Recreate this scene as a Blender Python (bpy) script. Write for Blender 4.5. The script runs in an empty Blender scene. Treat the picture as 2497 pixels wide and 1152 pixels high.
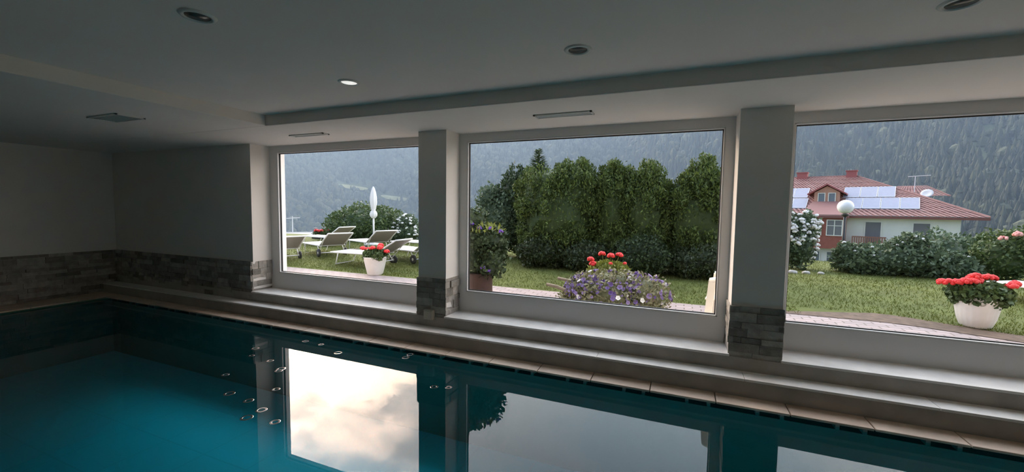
import bpy, math, random
import numpy as np
from mathutils import Vector, Matrix
PI = math.pi
C = bpy.context.scene.collection
sc = bpy.context.scene
rng = np.random.default_rng(7)
random.seed(7)

# ------------------------------------------------------------------ camera
def make_camera():
    yaw, pitch, roll = -.3895, -.0659, .0138
    F = Vector((math.sin(yaw)*math.cos(pitch), math.cos(yaw)*math.cos(pitch), math.sin(pitch)))
    R0 = Vector((math.cos(yaw), -math.sin(yaw), 0)); U0 = R0.cross(F)
    c, s = math.cos(roll), math.sin(roll)
    R, U = c*R0+s*U0, -s*R0+c*U0
    cd = bpy.data.cameras.new('camera'); cam = bpy.data.objects.new('camera', cd); C.objects.link(cam)
    m = Matrix((R, U, -F)).transposed().to_4x4(); m.translation = Vector((0, 0, 1.528))
    cam.matrix_world = m
    cd.sensor_width = 36; cd.lens = 991.92/2497*36; cd.clip_start = .05; cd.clip_end = 6000
    sc.camera = cam
make_camera()

# ------------------------------------------------------------------ sky
def make_world():
    w = bpy.data.worlds.new('sky'); sc.world = w; w.use_nodes = True
    nt = w.node_tree; nt.nodes.clear(); N = nt.nodes.new; L = nt.links.new
    out = N('ShaderNodeOutputWorld'); bg = N('ShaderNodeBackground'); L(bg.outputs[0], out.inputs[0])
    tc = N('ShaderNodeTexCoord'); d = tc.outputs['Generated']
    def math_(op, a, b=None, c=None, clamp=False):
        n = N('ShaderNodeMath'); n.operation = op; n.use_clamp = clamp
        for i, v in enumerate((a, b, c)):
            if v is None: continue
            if isinstance(v, (int, float)): n.inputs[i].default_value = v
            else: L(v, n.inputs[i])
        return n.outputs[0]
    def mixc(f, a, b, mode='MIX'):
        n = N('ShaderNodeMix'); n.data_type = 'RGBA'; n.blend_type = mode
        if isinstance(f, (int, float)): n.inputs[0].default_value = f
        else: L(f, n.inputs[0])
        for i, v in ((6, a), (7, b)):
            if isinstance(v, tuple): n.inputs[i].default_value = v+(1,)
            else: L(v, n.inputs[i])
        return n.outputs[2]
    sep = N('ShaderNodeSeparateXYZ'); L(d, sep.inputs[0]); z = sep.outputs[2]
    zz = math_('ADD', math_('MAXIMUM', z, 0.0), .22)
    px = math_('DIVIDE', sep.outputs[0], zz); py = math_('DIVIDE', sep.outputs[1], zz)
    cmb = N('ShaderNodeCombineXYZ'); L(px, cmb.inputs[0]); L(py, cmb.inputs[1])
    def noise(scale, det, rough, off):
        mp = N('ShaderNodeMapping'); mp.inputs['Location'].default_value = off; L(cmb.outputs[0], mp.inputs[0])
        n = N('ShaderNodeTexNoise'); n.inputs['Scale'].default_value = scale; n.inputs['Detail'].default_value = det
        n.inputs['Roughness'].default_value = rough; L(mp.outputs[0], n.inputs['Vector']); return n.outputs['Fac']
    def ramp(v, a, b):
        n = N('ShaderNodeMapRange'); n.interpolation_type = 'SMOOTHSTEP'; n.inputs[1].default_value = a; n.inputs[2].default_value = b
        L(v, n.inputs[0]); return n.outputs[0]
    big = ramp(noise(.9, 5, .55, (3.1, .7, 0)), .38, .66)
    fine = ramp(noise(2.2, 7, .6, (1.3, 5.1, 0)), .46, .6)
    # grey overcast, thinner and brighter towards the horizon
    elev = ramp(z, .15, .75)
    low = mixc(big, (1.8, 2.8, 3.9), (2.8, 3.6, 4.6))
    high = mixc(big, (1.15, 1.45, 1.75), (1.7, 1.95, 2.15))
    base = mixc(elev, low, high)
    # bright break in the cloud where the low sun stands behind it
    az, el = math.radians(SUN_AZ), math.radians(SUN_EL)
    sd = (math.sin(az)*math.cos(el), math.cos(az)*math.cos(el), math.sin(el))
    dp = N('ShaderNodeVectorMath'); dp.operation = 'DOT_PRODUCT'; L(d, dp.inputs[0]); dp.inputs[1].default_value = sd
    g1 = ramp(dp.outputs['Value'], .955, .992)
    g0 = math_('MULTIPLY', ramp(dp.outputs['Value'], .86, .975), fine)
    g2 = ramp(dp.outputs['Value'], .982, .999)
    warm = mixc(fine, (9, 9.2, 9.8), (17, 17, 17.4))
    col = mixc(ramp(dp.outputs['Value'], .85, .975), base, (5.0, 5.3, 5.8))
    col = mixc(g0, col, (13, 12.5, 12.4))
    col = mixc(g1, col, warm)
    col = mixc(g2, col, (30, 30, 29))
    # softer bright patch far right of the view, added to light the reveals
    az, el = math.radians(58), math.radians(24)
    dq = N('ShaderNodeVectorMath'); dq.operation = 'DOT_PRODUCT'; L(d, dq.inputs[0]); dq.inputs[1].default_value = (math.sin(az)*math.cos(el), math.cos(az)*math.cos(el), math.sin(el))
    g3 = ramp(dq.outputs['Value'], .78, .97)
    col = mixc(g3, col, (2.6, 2.75, 2.9))
    # the overcast is thin over the valley and thick behind the building
    fd = N('ShaderNodeVectorMath'); fd.operation = 'DOT_PRODUCT'; L(d, fd.inputs[0]); fd.inputs[1].default_value = (0, 1, 0)
    fr = N('ShaderNodeMapRange'); fr.interpolation_type = 'SMOOTHSTEP'; fr.inputs[1].default_value = -.5; fr.inputs[2].default_value = .6
    fr.inputs[3].default_value = .3; fr.inputs[4].default_value = FRONT; L(fd.outputs['Value'], fr.inputs[0])
    vs = N('ShaderNodeVectorMath'); vs.operation = 'SCALE'; L(col, vs.inputs[0]); L(fr.outputs[0], vs.inputs['Scale'])
    tn = N('ShaderNodeVectorMath'); tn.operation = 'MULTIPLY'; L(vs.outputs[0], tn.inputs[0]); tn.inputs[1].default_value = (1.1, 1.06, 1.18); col = tn.outputs[0]
    # below the horizon: dull ground light
    dn = ramp(z, -.02, .03)
    col = mixc(dn, (.25, .28, .24), col)
    L(col, bg.inputs[0]); bg.inputs[1].default_value = SKY
    w.cycles.sampling_method = 'MANUAL'; w.cycles.sample_map_resolution = 1024
SUN_AZ, SUN_EL, SKY, FRONT = -56, 15.5, 1.0, 2.3
make_world()
sc.view_settings.view_transform = 'Standard'; sc.view_settings.look = 'None'
sc.view_settings.gamma = 1; sc.view_settings.use_curve_mapping = False
sc.view_settings.exposure = 0.0
sc.cycles.use_denoising = True
sc.cycles.max_bounces = 10; sc.cycles.diffuse_bounces = 6; sc.cycles.transparent_max_bounces = 24
sc.cycles.volume_bounces = 0; sc.cycles.sample_clamp_indirect = 12

# ------------------------------------------------------------------ helpers
class MB:
    """collects geometry, then links it as one mesh object"""
    def __init__(s): s.v = []; s.f = []; s.n = 0; s.t = []
    def add(s, v, f, t=None):
        v = np.asarray(v, float).reshape(-1, 3); k = s.n
        s.v.append(v); s.n += len(v)
        for q in f: s.f.append(tuple(int(i)+k for i in q))
        s.t.append(np.full(len(f), .5) if t is None else (np.full(len(f), t) if np.isscalar(t) else np.asarray(t, float)))
        return s
    def box(s, x0, x1, y0, y1, z0, z1, t=None):
        v = [(x, y, z) for z in (z0, z1) for y in (y0, y1) for x in (x0, x1)]
        return s.add(v, [(0, 2, 3, 1), (4, 5, 7, 6), (0, 1, 5, 4), (2, 6, 7, 3), (0, 4, 6, 2), (1, 3, 7, 5)], t)
    def hexa(s, lo, hi, t=None):          # two quads, bottom and top, same winding
        return s.add(list(lo)+list(hi), [(3, 2, 1, 0), (4, 5, 6, 7)]+[(i, (i+1) % 4, 4+(i+1) % 4, 4+i) for i in range(4)], t)
    def prism(s, poly, a, b):             # polygon swept by vector from offset a to b
        n = len(poly); p = np.array(poly, float); v = np.vstack([p+np.array(a), p+np.array(b)])
        return s.add(v, [tuple(range(n))[::-1], tuple(range(n, 2*n))]+[(i, (i+1) % n, n+(i+1) % n, n+i) for i in range(n)])
    def tube(s, pts, r, n=8, t=None, cap=True):
        P = [Vector(p) for p in pts]; rs = r if isinstance(r, (list, tuple)) else [r]*len(P)
        V = []; up = None
        for i, p in enumerate(P):
            d = (P[min(i+1, len(P)-1)]-P[max(i-1, 0)]).normalized()
            if up is None: up = Vector((0, 0, 1)) if abs(d.z) < .9 else Vector((1, 0, 0))
            a = d.cross(up).normalized(); b = a.cross(d).normalized(); up = b
            for k in range(n):
                an = 2*PI*k/n; V.append(p+(a*math.cos(an)+b*math.sin(an))*rs[i])
        F = [(i*n+k, i*n+(k+1) % n, (i+1)*n+(k+1) % n, (i+1)*n+k) for i in range(len(P)-1) for k in range(n)]
        if cap: F += [tuple(range(n))[::-1], tuple(range((len(P)-1)*n, len(P)*n))]
        return s.add(V, F, t)
    def lathe(s, prof, n=32, c=(0, 0, 0), flute=0, fn=0, axis='z', t=None):
        V = []
        for r, z in prof:
            for k in range(n):
                an = 2*PI*k/n; q = r*(1+(flute*math.cos(fn*an) if r > .01 else 0))
                p = (q*math.cos(an), q*math.sin(an), z)
                if axis == 'y': p = (p[0], p[2], p[1])
                if axis == 'x': p = (p[2], p[0], p[1])
                V.append((p[0]+c[0], p[1]+c[1], p[2]+c[2]))
        m = len(prof)
        F = [(i*n+k, i*n+(k+1) % n, (i+1)*n+(k+1) % n, (i+1)*n+k) for i in range(m-1) for k in range(n)]
        F += [tuple(range(n))[::-1], tuple(range((m-1)*n, m*n))]
        return s.add(V, F, t)
    def blob(s, c, r, seg=14, rings=9, lump=0., seed=0, t=None):
        r = (r, r, r) if np.isscalar(r) else r; V = [(0, 0, -1)]
        g = np.random.default_rng(seed); ph = g.uniform(0, 6, 6)
        for i in range(1, rings):
            th = PI*i/rings-PI/2
            for k in range(seg): V.append((math.cos(th)*math.cos(2*PI*k/seg), math.cos(th)*math.sin(2*PI*k/seg), math.sin(th)))
        V.append((0, 0, 1)); V = np.array(V)
        if lump: V = V*lumps(V, lump, ph)[:, None]
        V = V*np.array(r)+np.array(c)
        F = [(0, 1+(k+1) % seg, 1+k) for k in range(seg)]
        F += [(1+(i-1)*seg+k, 1+(i-1)*seg+(k+1) % seg, 1+i*seg+(k+1) % seg, 1+i*seg+k) for i in range(1, rings-1) for k in range(seg)]
        e = 1+(rings-2)*seg; F += [(e+k, e+(k+1) % seg, len(V)-1) for k in range(seg)]
        return s.add(V, F, t)
    def quads(s, V, t):                   # V: (n,4,3)
        n = len(V); k = s.n; s.v.append(V.reshape(-1, 3)); s.n += 4*n
        idx = (np.arange(4*n).reshape(n, 4)+k).tolist(); s.f += [tuple(q) for q in idx]; s.t.append(np.asarray(t, float)); return s
    def build(s, name, m, parent=None, smooth=False, bevel=0, loc=(0, 0, 0), rz=0):
        me = bpy.data.meshes.new(name)
        me.from_pydata(np.vstack(s.v).tolist(), [], s.f); me.update()
        a = me.attributes.new('tint', 'FLOAT', 'FACE'); a.data.foreach_set('value', np.concatenate(s.t).astype(np.float32))
        if smooth: me.polygons.foreach_set('use_smooth', [True]*len(me.polygons))
        o = bpy.data.objects.new(name, me); C.objects.link(o); me.materials.append(m)
        o.location = loc; o.rotation_euler = (0, 0, rz)
        if parent: o.parent = parent
        if bevel:
            b = o.modifiers.new('bevel', 'BEVEL'); b.width = bevel; b.segments = 2; b.limit_method = 'ANGLE'
        return o
def lumps(V, amp, ph):
    return 1+amp*(np.sin(V[:, 0]*5+ph[0])*np.sin(V[:, 1]*5+ph[1])+.7*np.sin(V[:, 2]*6+ph[2])*np.sin(V[:, 0]*7+ph[3])+.4*np.sin(V[:, 1]*11+ph[4]+V[:, 2]*9))
def tag(o, label, cat, group=None, kind=None):
    o['label'] = label; o['category'] = cat
    if group: o['group'] = group
    if kind: o['kind'] = kind
    return o
def struct(o, label, cat): return tag(o, label, cat, None, 'structure')
def empty(name, loc=(0, 0, 0), rz=0):
    o = bpy.data.objects.new(name, None); C.objects.link(o); o.location = loc; o.rotation_euler = (0, 0, rz)
    o.empty_display_size = .1; return o
def copy_tree(o, parent=None):
    c = o.copy(); C.objects.link(c); c.parent = parent
    for ch in list(o.children): copy_tree(ch, c)
    return c

def mat(name, col, rough=.6, metal=0, var=.0, vs=8., bump=0., bs=40., tint=None, spec=.5, trans=0., glow=0.):
    m = bpy.data.materials.new(name); m.use_nodes = True; nt = m.node_tree; N = nt.nodes.new; L = nt.links.new
    b = nt.nodes['Principled BSDF']; b.inputs['Roughness'].default_value = rough; b.inputs['Metallic'].default_value = metal
    b.inputs['Specular IOR Level'].default_value = spec
    if glow:
        b.inputs['Emission Color'].default_value = (1, .98, .94, 1); b.inputs['Emission Strength'].default_value = glow
    tc = N('ShaderNodeTexCoord').outputs['Object']
    c = None
    if tint:
        a = N('ShaderNodeAttribute'); a.attribute_name = 'tint'
        mx = N('ShaderNodeMix'); mx.data_type = 'RGBA'; L(a.outputs['Fac'], mx.inputs[0])
        mx.inputs[6].default_value = tuple(col)+(1,); mx.inputs[7].default_value = tuple(tint)+(1,); c = mx.outputs[2]
    if var:
        n = N('ShaderNodeTexNoise'); n.inputs['Scale'].default_value = vs; n.inputs['Detail'].default_value = 5; L(tc, n.inputs['Vector'])
        mr = N('ShaderNodeMapRange'); mr.inputs[1].default_value = .3; mr.inputs[2].default_value = .7
        mr.inputs[3].default_value = 1-var; mr.inputs[4].default_value = 1+var; L(n.outputs['Fac'], mr.inputs[0])
        mx = N('ShaderNodeVectorMath'); mx.operation = 'SCALE'
        if c: L(c, mx.inputs[0])
        else: mx.inputs[0].default_value = tuple(col)
        L(mr.outputs[0], mx.inputs['Scale']); c = mx.outputs[0]
    if c: L(c, b.inputs['Base Color'])
    else: b.inputs['Base Color'].default_value = tuple(col)+(1,)
    if bump:
        n = N('ShaderNodeTexNoise'); n.inputs['Scale'].default_value = bs; n.inputs['Detail'].default_value = 6; L(tc, n.inputs['Vector'])
        bp = N('ShaderNodeBump'); bp.inputs['Strength'].default_value = bump; bp.inputs['Distance'].default_value = .01
        L(n.outputs['Fac'], bp.inputs['Height']); L(bp.outputs[0], b.inputs['Normal'])
    if trans:
        t = N('ShaderNodeBsdfTranslucent'); mxs = N('ShaderNodeMixShader'); mxs.inputs[0].default_value = trans
        if c: L(c, t.inputs[0])
        else: t.inputs[0].default_value = tuple(col)+(1,)
        L(b.outputs[0], mxs.inputs[1]); L(t.outputs[0], mxs.inputs[2]); L(mxs.outputs[0], nt.nodes['Material Output'].inputs[0])
    return m
def glassy(name, ior, tint, rough=0., bump=0., bs=3.):
    """thin clear sheet: fresnel reflection over a tinted see-through base"""
    m = bpy.data.materials.new(name); m.use_nodes = True; nt = m.node_tree; nt.nodes.clear(); N = nt.nodes.new; L = nt.links.new
    out = N('ShaderNodeOutputMaterial'); g = N('ShaderNodeBsdfGlossy'); g.inputs['Roughness'].default_value = rough
    t = N('ShaderNodeBsdfTransparent'); t.inputs[0].default_value = tint+(1,)
    fr = N('ShaderNodeFresnel'); fr.inputs[0].default_value = ior; mx = N('ShaderNodeMixShader')
    geo = N('ShaderNodeNewGeometry')
    if bump:
        tc = N('ShaderNodeTexCoord'); n = N('ShaderNodeTexNoise'); n.inputs['Scale'].default_value = bs; n.inputs['Detail'].default_value = 3
        L(tc.outputs['Object'], n.inputs['Vector']); bp = N('ShaderNodeBump'); bp.inputs['Strength'].default_value = bump; bp.inputs['Distance'].default_value = .01
        L(n.outputs['Fac'], bp.inputs['Height']); L(bp.outputs[0], g.inputs['Normal']); L(bp.outputs[0], fr.inputs['Normal'])
    L(fr.outputs[0], mx.inputs[0]); L(t.outputs[0], mx.inputs[1]); L(g.outputs[0], mx.inputs[2]); L(mx.outputs[0], out.inputs[0])
    return m

M = dict(
    plaster=mat('white_plaster', (.82, .79, .745), .85, var=.03, vs=3, bump=.05, bs=90, spec=.2),
    ceiling=mat('ceiling_paint', (.82, .785, .735), .9, var=.02, vs=2, spec=.1),
    frame=mat('white_window_frame', (.74, .74, .73), .35),
    bead=mat('white_glazing_bead', (.85, .85, .85), .3),
    gasket=mat('black_rubber_gasket', (.02, .02, .02), .6),
    stone=mat('ledge_stone', (.19, .178, .155), .85, var=.25, vs=14, bump=.7, bs=50, tint=(.45, .42, .38)),
    marble=mat('pale_grey_marble', (.82, .80, .76), .35, var=.10, vs=6, bump=.05, bs=60),
    riser=mat('grey_stone_riser', (.40, .37, .33), .5, var=.16, vs=5, bump=.1, bs=40),
    coping=mat('sandstone_coping', (.56, .43, .33), .55, var=.14, vs=4, bump=.15, bs=60, tint=(.66, .53, .42)),
    grate=mat('dark_gutter', (.02, .02, .02), .8),
    peg=mat('gutter_peg', (.35, .33, .3), .6),
    deck=mat('deck_tile', (.45, .40, .34), .5, var=.1, vs=4),
    metal=mat('brushed_steel', (.55, .56, .55), .3, 1),
    dark=mat('dark_recess', (.10, .10, .095), .25),
    lens=mat('frosted_lamp_glass', (.85, .85, .82), .25, glow=.75),
    vent=mat('painted_grille', (.66, .68, .65), .6),
    plastic=mat('beige_plastic', (.55, .52, .44), .4),
    white=mat('white_painted_metal', (.82, .81, .78), .4),
    sling=mat('shaded_taupe_fabric', (.33, .285, .26), .8, var=.05, vs=60),  # shade on the backrest rear is put into this fabric colour
    slingtop=mat('white_mesh_fabric', (.78, .75, .70), .8),
    rubber=mat('black_rubber', (.03, .03, .03), .7),
    hub=mat('grey_plastic', (.55, .55, .52), .5),
    canvas=mat('white_canvas', (.86, .86, .84), .8, trans=.2),
    pot=mat('white_plastic_pot', (.80, .74, .67), .55, var=.06, vs=6),
    terra=mat('brown_terracotta', (.055, .028, .02), .8, var=.25, vs=12, bump=.3, bs=30),
    soil=mat('garden_soil', (.16, .11, .075), .95, var=.3, vs=12, bump=.6, bs=30),
    red=mat('red_geranium_petal', (.72, .015, .02), .6, tint=(.85, .06, .05)),
    pink=mat('salmon_rose_petal', (.72, .25, .22), .6, tint=(.85, .45, .40)),
    rosewhite=mat('white_rose_petal', (.80, .78, .74), .6, tint=(.88, .86, .84)),
    purple=mat('purple_petunia_petal', (.15, .09, .30), .6, tint=(.36, .28, .48)),
    violet=mat('violet_petal', (.13, .04, .42), .6, tint=(.22, .10, .5)),
    leaf=mat('green_leaf', (.045, .085, .025), .55, tint=(.12, .17, .05), trans=.15),
    leafy=mat('yellow_green_leaf', (.16, .20, .03), .55, tint=(.30, .33, .07), trans=.2),
    leafd=mat('hedge_shade_leaf', (.022, .038, .011), .55, tint=(.055, .08, .022), trans=.1),  # shadow along the hedge foot, put into a leaf colour
    leafb=mat('blue_green_leaf', (.06, .10, .05), .6, tint=(.17, .23, .125), trans=.15),
    thuja=mat('thuja_spray', (.036, .062, .011), .65, tint=(.15, .205, .035), trans=.15),
    thujad=mat('dark_thuja_spray', (.022, .042, .014), .65, tint=(.06, .095, .026), trans=.1),
    leafp=mat('dusty_petunia_leaf', (.13, .14, .06), .6, tint=(.33, .31, .18), trans=.15),
    bark=mat('brown_bark', (.12, .08, .05), .9, var=.2, vs=20, bump=.5, bs=40),
    wood=mat('weathered_wood', (.24, .19, .13), .8, var=.2, vs=20),
    chair=mat('cream_plastic', (.80, .72, .60), .4),
    grass=mat('grass_blade', (.10, .125, .016), .7, tint=(.15, .17, .032), trans=.25),
    turf=mat('turf', (.115, .135, .025), .95, var=.2, vs=3, bump=.4, bs=60),
    hill=mat('rough_hillside', (.12, .15, .06), .95, var=.25, vs=.2),
    mount=mat('forest_floor', (.07, .09, .045), .95, var=.25, vs=.02),
    meadow=mat('mountain_meadow', (.26, .28, .16), .95, var=.15, vs=.05),
    forest=mat('forest_crowns', (.04, .05, .037), .9, tint=(.105, .12, .07)),
    granite=mat('pale_edging_stone', (.5, .48, .44), .9, var=.15, vs=10),
    tile=mat('red_roof_tile', (.30, .15, .135), .8, tint=(.42, .24, .21)),
    brick=mat('red_chimney', (.40, .13, .12), .85),
    redwood=mat('red_brown_boards', (.30, .09, .06), .7, var=.12, vs=3),
    dormer=mat('orange_stucco', (.55, .29, .20), .8),
    wallw=mat('cream_render', (.80, .76, .66), .9, var=.04, vs=1),
    pane=mat('window_pane', (.16, .18, .19), .1),
    shutter=mat('roller_shutter', (.18, .17, .17), .6),
    panel=mat('solar_panel', (.30, .31, .40), .35, var=.05, vs=3),
    alu=mat('aluminium_trim', (.7, .7, .72), .4),
    balc=mat('brown_railing', (.26, .12, .08), .7),
    fascia=mat('brown_fascia', (.20, .075, .06), .7),
    slate=mat('pale_grey_roof', (.62, .60, .60), .8),
    globe=mat('white_globe', (.88, .88, .86), .3),
    post=mat('dark_post', (.06, .06, .06), .5, .3),
    glass=glassy('clear_glass', 1.45, (.97, .985, .98)),
)

# paving with a cobble pattern
def paving_mat():
    m = bpy.data.materials.new('pink_cobble_paving'); m.use_nodes = True; nt = m.node_tree; N = nt.nodes.new; L = nt.links.new
    b = nt.nodes['Principled BSDF']; b.inputs['Roughness'].default_value = .85
    tc = N('ShaderNodeTexCoord'); br = N('ShaderNodeTexBrick'); L(tc.outputs['Object'], br.inputs['Vector'])
    br.inputs['Scale'].default_value = 1; br.inputs['Brick Width'].default_value = .22; br.inputs['Row Height'].default_value = .11
    br.inputs['Mortar Size'].default_value = .008; br.inputs['Color1'].default_value = (.46, .36, .33, 1); br.inputs['Color2'].default_value = (.36, .29, .27, 1)
    br.inputs['Mortar'].default_value = (.2, .16, .13, 1)
    L(br.outputs[0], b.inputs['Base Color']); bp = N('ShaderNodeBump'); bp.inputs['Strength'].default_value = .6; bp.inputs['Distance'].default_value = .01
    bp.invert = True; L(br.outputs['Fac'], bp.inputs['Height']); L(bp.outputs[0], b.inputs['Normal']); return m
M['paving'] = paving_mat()
def pooltile_mat():
    m = bpy.data.materials.new('blue_pool_mosaic'); m.use_nodes = True; nt = m.node_tree; N = nt.nodes.new; L = nt.links.new
    b = nt.nodes['Principled BSDF']; b.inputs['Roughness'].default_value = .5
    tc = N('ShaderNodeTexCoord'); br = N('ShaderNodeTexBrick'); L(tc.outputs['Object'], br.inputs['Vector']); br.offset = 0
    br.inputs['Scale'].default_value = 1; br.inputs['Brick Width'].default_value = .6; br.inputs['Row Height'].default_value = .6
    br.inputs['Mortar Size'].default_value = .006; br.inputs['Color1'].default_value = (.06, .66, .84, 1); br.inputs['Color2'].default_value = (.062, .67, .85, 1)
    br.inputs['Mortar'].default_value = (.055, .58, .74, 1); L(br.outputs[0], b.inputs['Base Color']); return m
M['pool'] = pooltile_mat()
M['poolwall'] = mat('shaded_green_tile', (.05, .34, .30), .5, var=.05, vs=3)  # shade on the pool sides is put into this darker tile colour
M['water'] = glassy('pool_water', 1.333, (.45, .93, .95), 0, .004, 2.5)

# ------------------------------------------------------------------ room shell
D = 3.913; DS = D-.02; YF = 4.202; YO = 4.45; ZS = 2.39; ZT = 2.503; ZSILL = .313; ZSTEP = .179; ZST = .733
XL, XR, YB = -9.06, 8.0, -4.0
PIL = [(-2.769, -2.403), (.44, .818), (3.66, 4.03)]
OPEN = [(-5.576, -2.769), (-2.403, .44), (.818, 3.66), (4.03, 6.87)]

def cladding(name, parent, face, a0, a1, z0, z1, seed, depth=.045, back=.02):
    """ledge stones on a face; face maps (along, out, z) to world"""
    g = np.random.default_rng(seed); mb = MB(); z = z0
    while z < z1-.01:
        h = min(g.uniform(.045, .10), z1-z)
        if z1-z-h < .03: h = z1-z
        a = a0-g.uniform(0, .12)
        while a < a1:
            l = g.uniform(.10, .34); b = min(a+l, a1); s0 = max(a, a0)
            if a1-b < .05: b = a1
            if b-s0 > .004:
                o = g.uniform(.012, depth); j = g.uniform(-.004, .004, 4); e = .0015
                lo = [face(s0+e, -back, z+e), face(b-e, -back, z+e), face(b-e, o+j[0], z+e), face(s0+e, o+j[1], z+e)]
                hi = [face(s0+e, -back, z+h-e), face(b-e, -back, z+h-e), face(b-e, o+j[2], z+h-e), face(s0+e, o+j[3], z+h-e)]
                mb.hexa(lo, hi, g.uniform(0, 1))
            a = b if b > a else a+l
        z += h
    o = mb.build(name, M['stone'], parent)
    return o

RIPPLES = [(-4.01, 2.77), (-4.18, 2.93), (-3.41, 2.61), (-3.08, 2.33), (-3.43, 2.65), (-3.9, 3.33), (-3.65, 3.32), (-3.28, 3.2), (-2.55, 3.38), (-1.9, 2.91), (-1.78, 2.95), (-2.86, 2.04), (-2.61, 1.96), (-3.76, 2.35), (-3.35, 2.12), (-3.09, 2.1), (-3.71, 2.75), (-2.85, 1.92), (-2.56, 3.47)]
def room():
    # bench under the windows, left pier
    w = MB().box(XL-.3, XR+.3, DS, YO, -.6, ZSILL-.02).box(XL-.3, -5.576, D, YO, ZSILL-.02, ZT).build('wall_front', M['plaster'])
    struct(w, 'white plastered pier wall left of the pool windows', 'wall')
    r = MB().box(XL, XR, DS-.012, DS-.001, ZSTEP, ZSILL-.02).build('riser', M['riser'], w); r['label'] = 'grey stone riser under the window sills'
    cladding('stone_cladding', w, lambda a, o, z: (a, D-.012-o*.6, z), XL, -5.58, ZSTEP, ZST, 1)['label'] = 'rough ledge stone on the lower wall'
    cladding('stone_cladding', w, lambda a, o, z: (-5.576+o*.7-.010, a, z), DS, YF-.005, ZSILL, ZST, 2)['label'] = 'pale rough ledge stone on the window reveal'
    # pillars
    labs = ['grey pillar with stone foot and socket between first and middle windows', 'grey pillar with stone foot between middle and house windows', 'pillar at the far end of the house window']
    for i, (a, b) in enumerate(PIL):
        p = MB().box(a, b, D, YO, ZSILL-.02, ZT).build('pillar', M['plaster'])
        struct(p, labs[i], 'pillar')
        cladding('stone_cladding', p, lambda s, o, z: (s, D-.012-o*.4, z), a-.012, b+.012, ZSTEP if i == 0 else ZSILL-.03, ZST, 10+i)
        cladding('stone_cladding', p, lambda s, o, z: (b+o*.7-.010, s, z), DS, YF-.005, ZSILL, ZST, 20+i)
        cladding('stone_cladding', p, lambda s, o, z: (a-o*.7+.010, s, z), DS, YF-.005, ZSILL, ZST, 30+i)
    MB().box(6.87, XR+.3, D, YO, ZSILL-.02, ZT).build('wall_front_end', M['plaster'])
    struct(bpy.data.objects['wall_front_end'], 'plastered wall beyond the last window', 'wall')
    # sills
    for i, (a, b) in enumerate(OPEN):
        s = MB().box(a, b, DS-.022, YF+.05, ZSILL-.02, ZSILL).build('trim_%d' % (i+1), M['marble'], bevel=.004)
        struct(s, ['pale marble sill under the sunbed window', 'pale marble sill under the hedge window', 'pale marble sill under the house window', 'pale marble sill under the last window'][i], 'window sill')
    # long step
    s = MB().box(XL, XR, 3.705, DS, -.02, ZSTEP-.02).build('trim_step', M['riser']); struct(s, 'long grey stone step along the window wall', 'step')
    t = MB()
    g = np.random.default_rng(4)
    x = XL
    while x < XR:
        b = min(x+1.2, XR); t.box(x+.0015, b-.0015, 3.695, DS, ZSTEP-.02, ZSTEP); x = b
    t.build('tread', M['marble'], s, bevel=.003)['label'] = 'pale marble tread of the long step'
    # coping tiles
    def coping(name, a0, a1, off, pitch, face, lab):
        mb = MB(); a = off
        while a > a0: a -= pitch
        g = np.random.default_rng(5)
        while a < a1:
            s0, b = max(a, a0), min(a+pitch, a1)
            if b-s0 > .02:
                lo = [face(s0+.003, 0, .006), face(b-.003, 0, .006), face(b-.003, 1, .006), face(s0+.003, 1, .006)]
                hi = [face(s0+.003, 0, .028), face(b-.003, 0, .028), face(b-.003, 1, .026), face(s0+.003, 1, .026)]
                mb.hexa(lo, hi, g.uniform(0, 1))
            a += pitch
        return struct(mb.build(name, M['coping'], bevel=.006), lab, 'coping')
    cp = coping('trim_coping_front', -8.55, 4.6, -1.676, .5, lambda a, k, z: (a, 3.705 if k == 0 else 3.52, z), 'tan stone coping tiles along the pool under the windows')
    coping('trim_coping_left', YB, 3.705, .2, .5, lambda a, k, z: (XL if k == 0 else -8.55, a, z), 'tan stone coping tiles along the dark left wall')
    gp = MB().box(-8.55, 4.5, 3.60, 3.705, -.06, .005).build('gutter', M['grate'], cp); gp['label'] = 'dark overflow slot under the coping'
    pg = MB(); x = -8.4
    while x < 4.5:
        pg.box(x, x+.025, 3.53, 3.6, -.03, .006); pg.box(x+.16, x+.185, 3.53, 3.6, -.03, .006); x += .5
    pg.build('spacer', M['peg'], cp)
    # pool basin and water
    ZP = -.9
    b = MB()
    b.box(-8.75, 4.7, .1, 3.8, ZP-.1, ZP)                # bottom
    pb = struct(b.build('pool_basin', M['pool']), 'blue tiled pool basin seen through the water', 'pool')
    MB().box(-8.75, -8.55, .1, 3.8, ZP, -.02).box(4.5, 4.7, .1, 3.8, ZP, -.02).box(-8.55, 4.5, 3.6, 3.8, ZP, -.062).box(-8.55, 4.5, .1, .3, ZP, -.02).build('pool_wall', M['poolwall'], pb)['label'] = 'green tiled pool sides with shade put into the colour'
    wv = MB().add([(-8.55, .3, -.01), (4.5, .3, -.01), (4.5, 3.6, -.01), (-8.55, 3.6, -.01)], [(0, 1, 2, 3)])
    wo = wv.build('pool_water', M['water'])
    for k, (x, y) in enumerate(RIPPLES):
        q = .022+.014*((k*37) % 10)/10
        rg = MB().tube([(q*math.cos(a), q*math.sin(a), 0) for a in [2*PI*i/24 for i in range(25)]], .009, 8, cap=False).build('ripple', M['water'], wo, True, loc=(x, y, -.0098))
        rg.scale = (1, 1, .035)
    tag(wo, 'still teal pool water mirroring the windows and cloudy sky', 'water', None, 'structure')
    # deck floor round the pool
    f = MB().box(XL, 4.6, YB, .3, -.2, .02).box(4.5, XR, YB, 3.705, -.2, .02)
    struct(f.build('floor', M['deck']), 'tan tiled pool deck', 'floor')
    # other walls
    wl = MB().box(XL-.3, XL, YB, D, -.2, ZT).build('wall_left', M['plaster']); struct(wl, 'dark plastered end wall with a stone band', 'wall')
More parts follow.
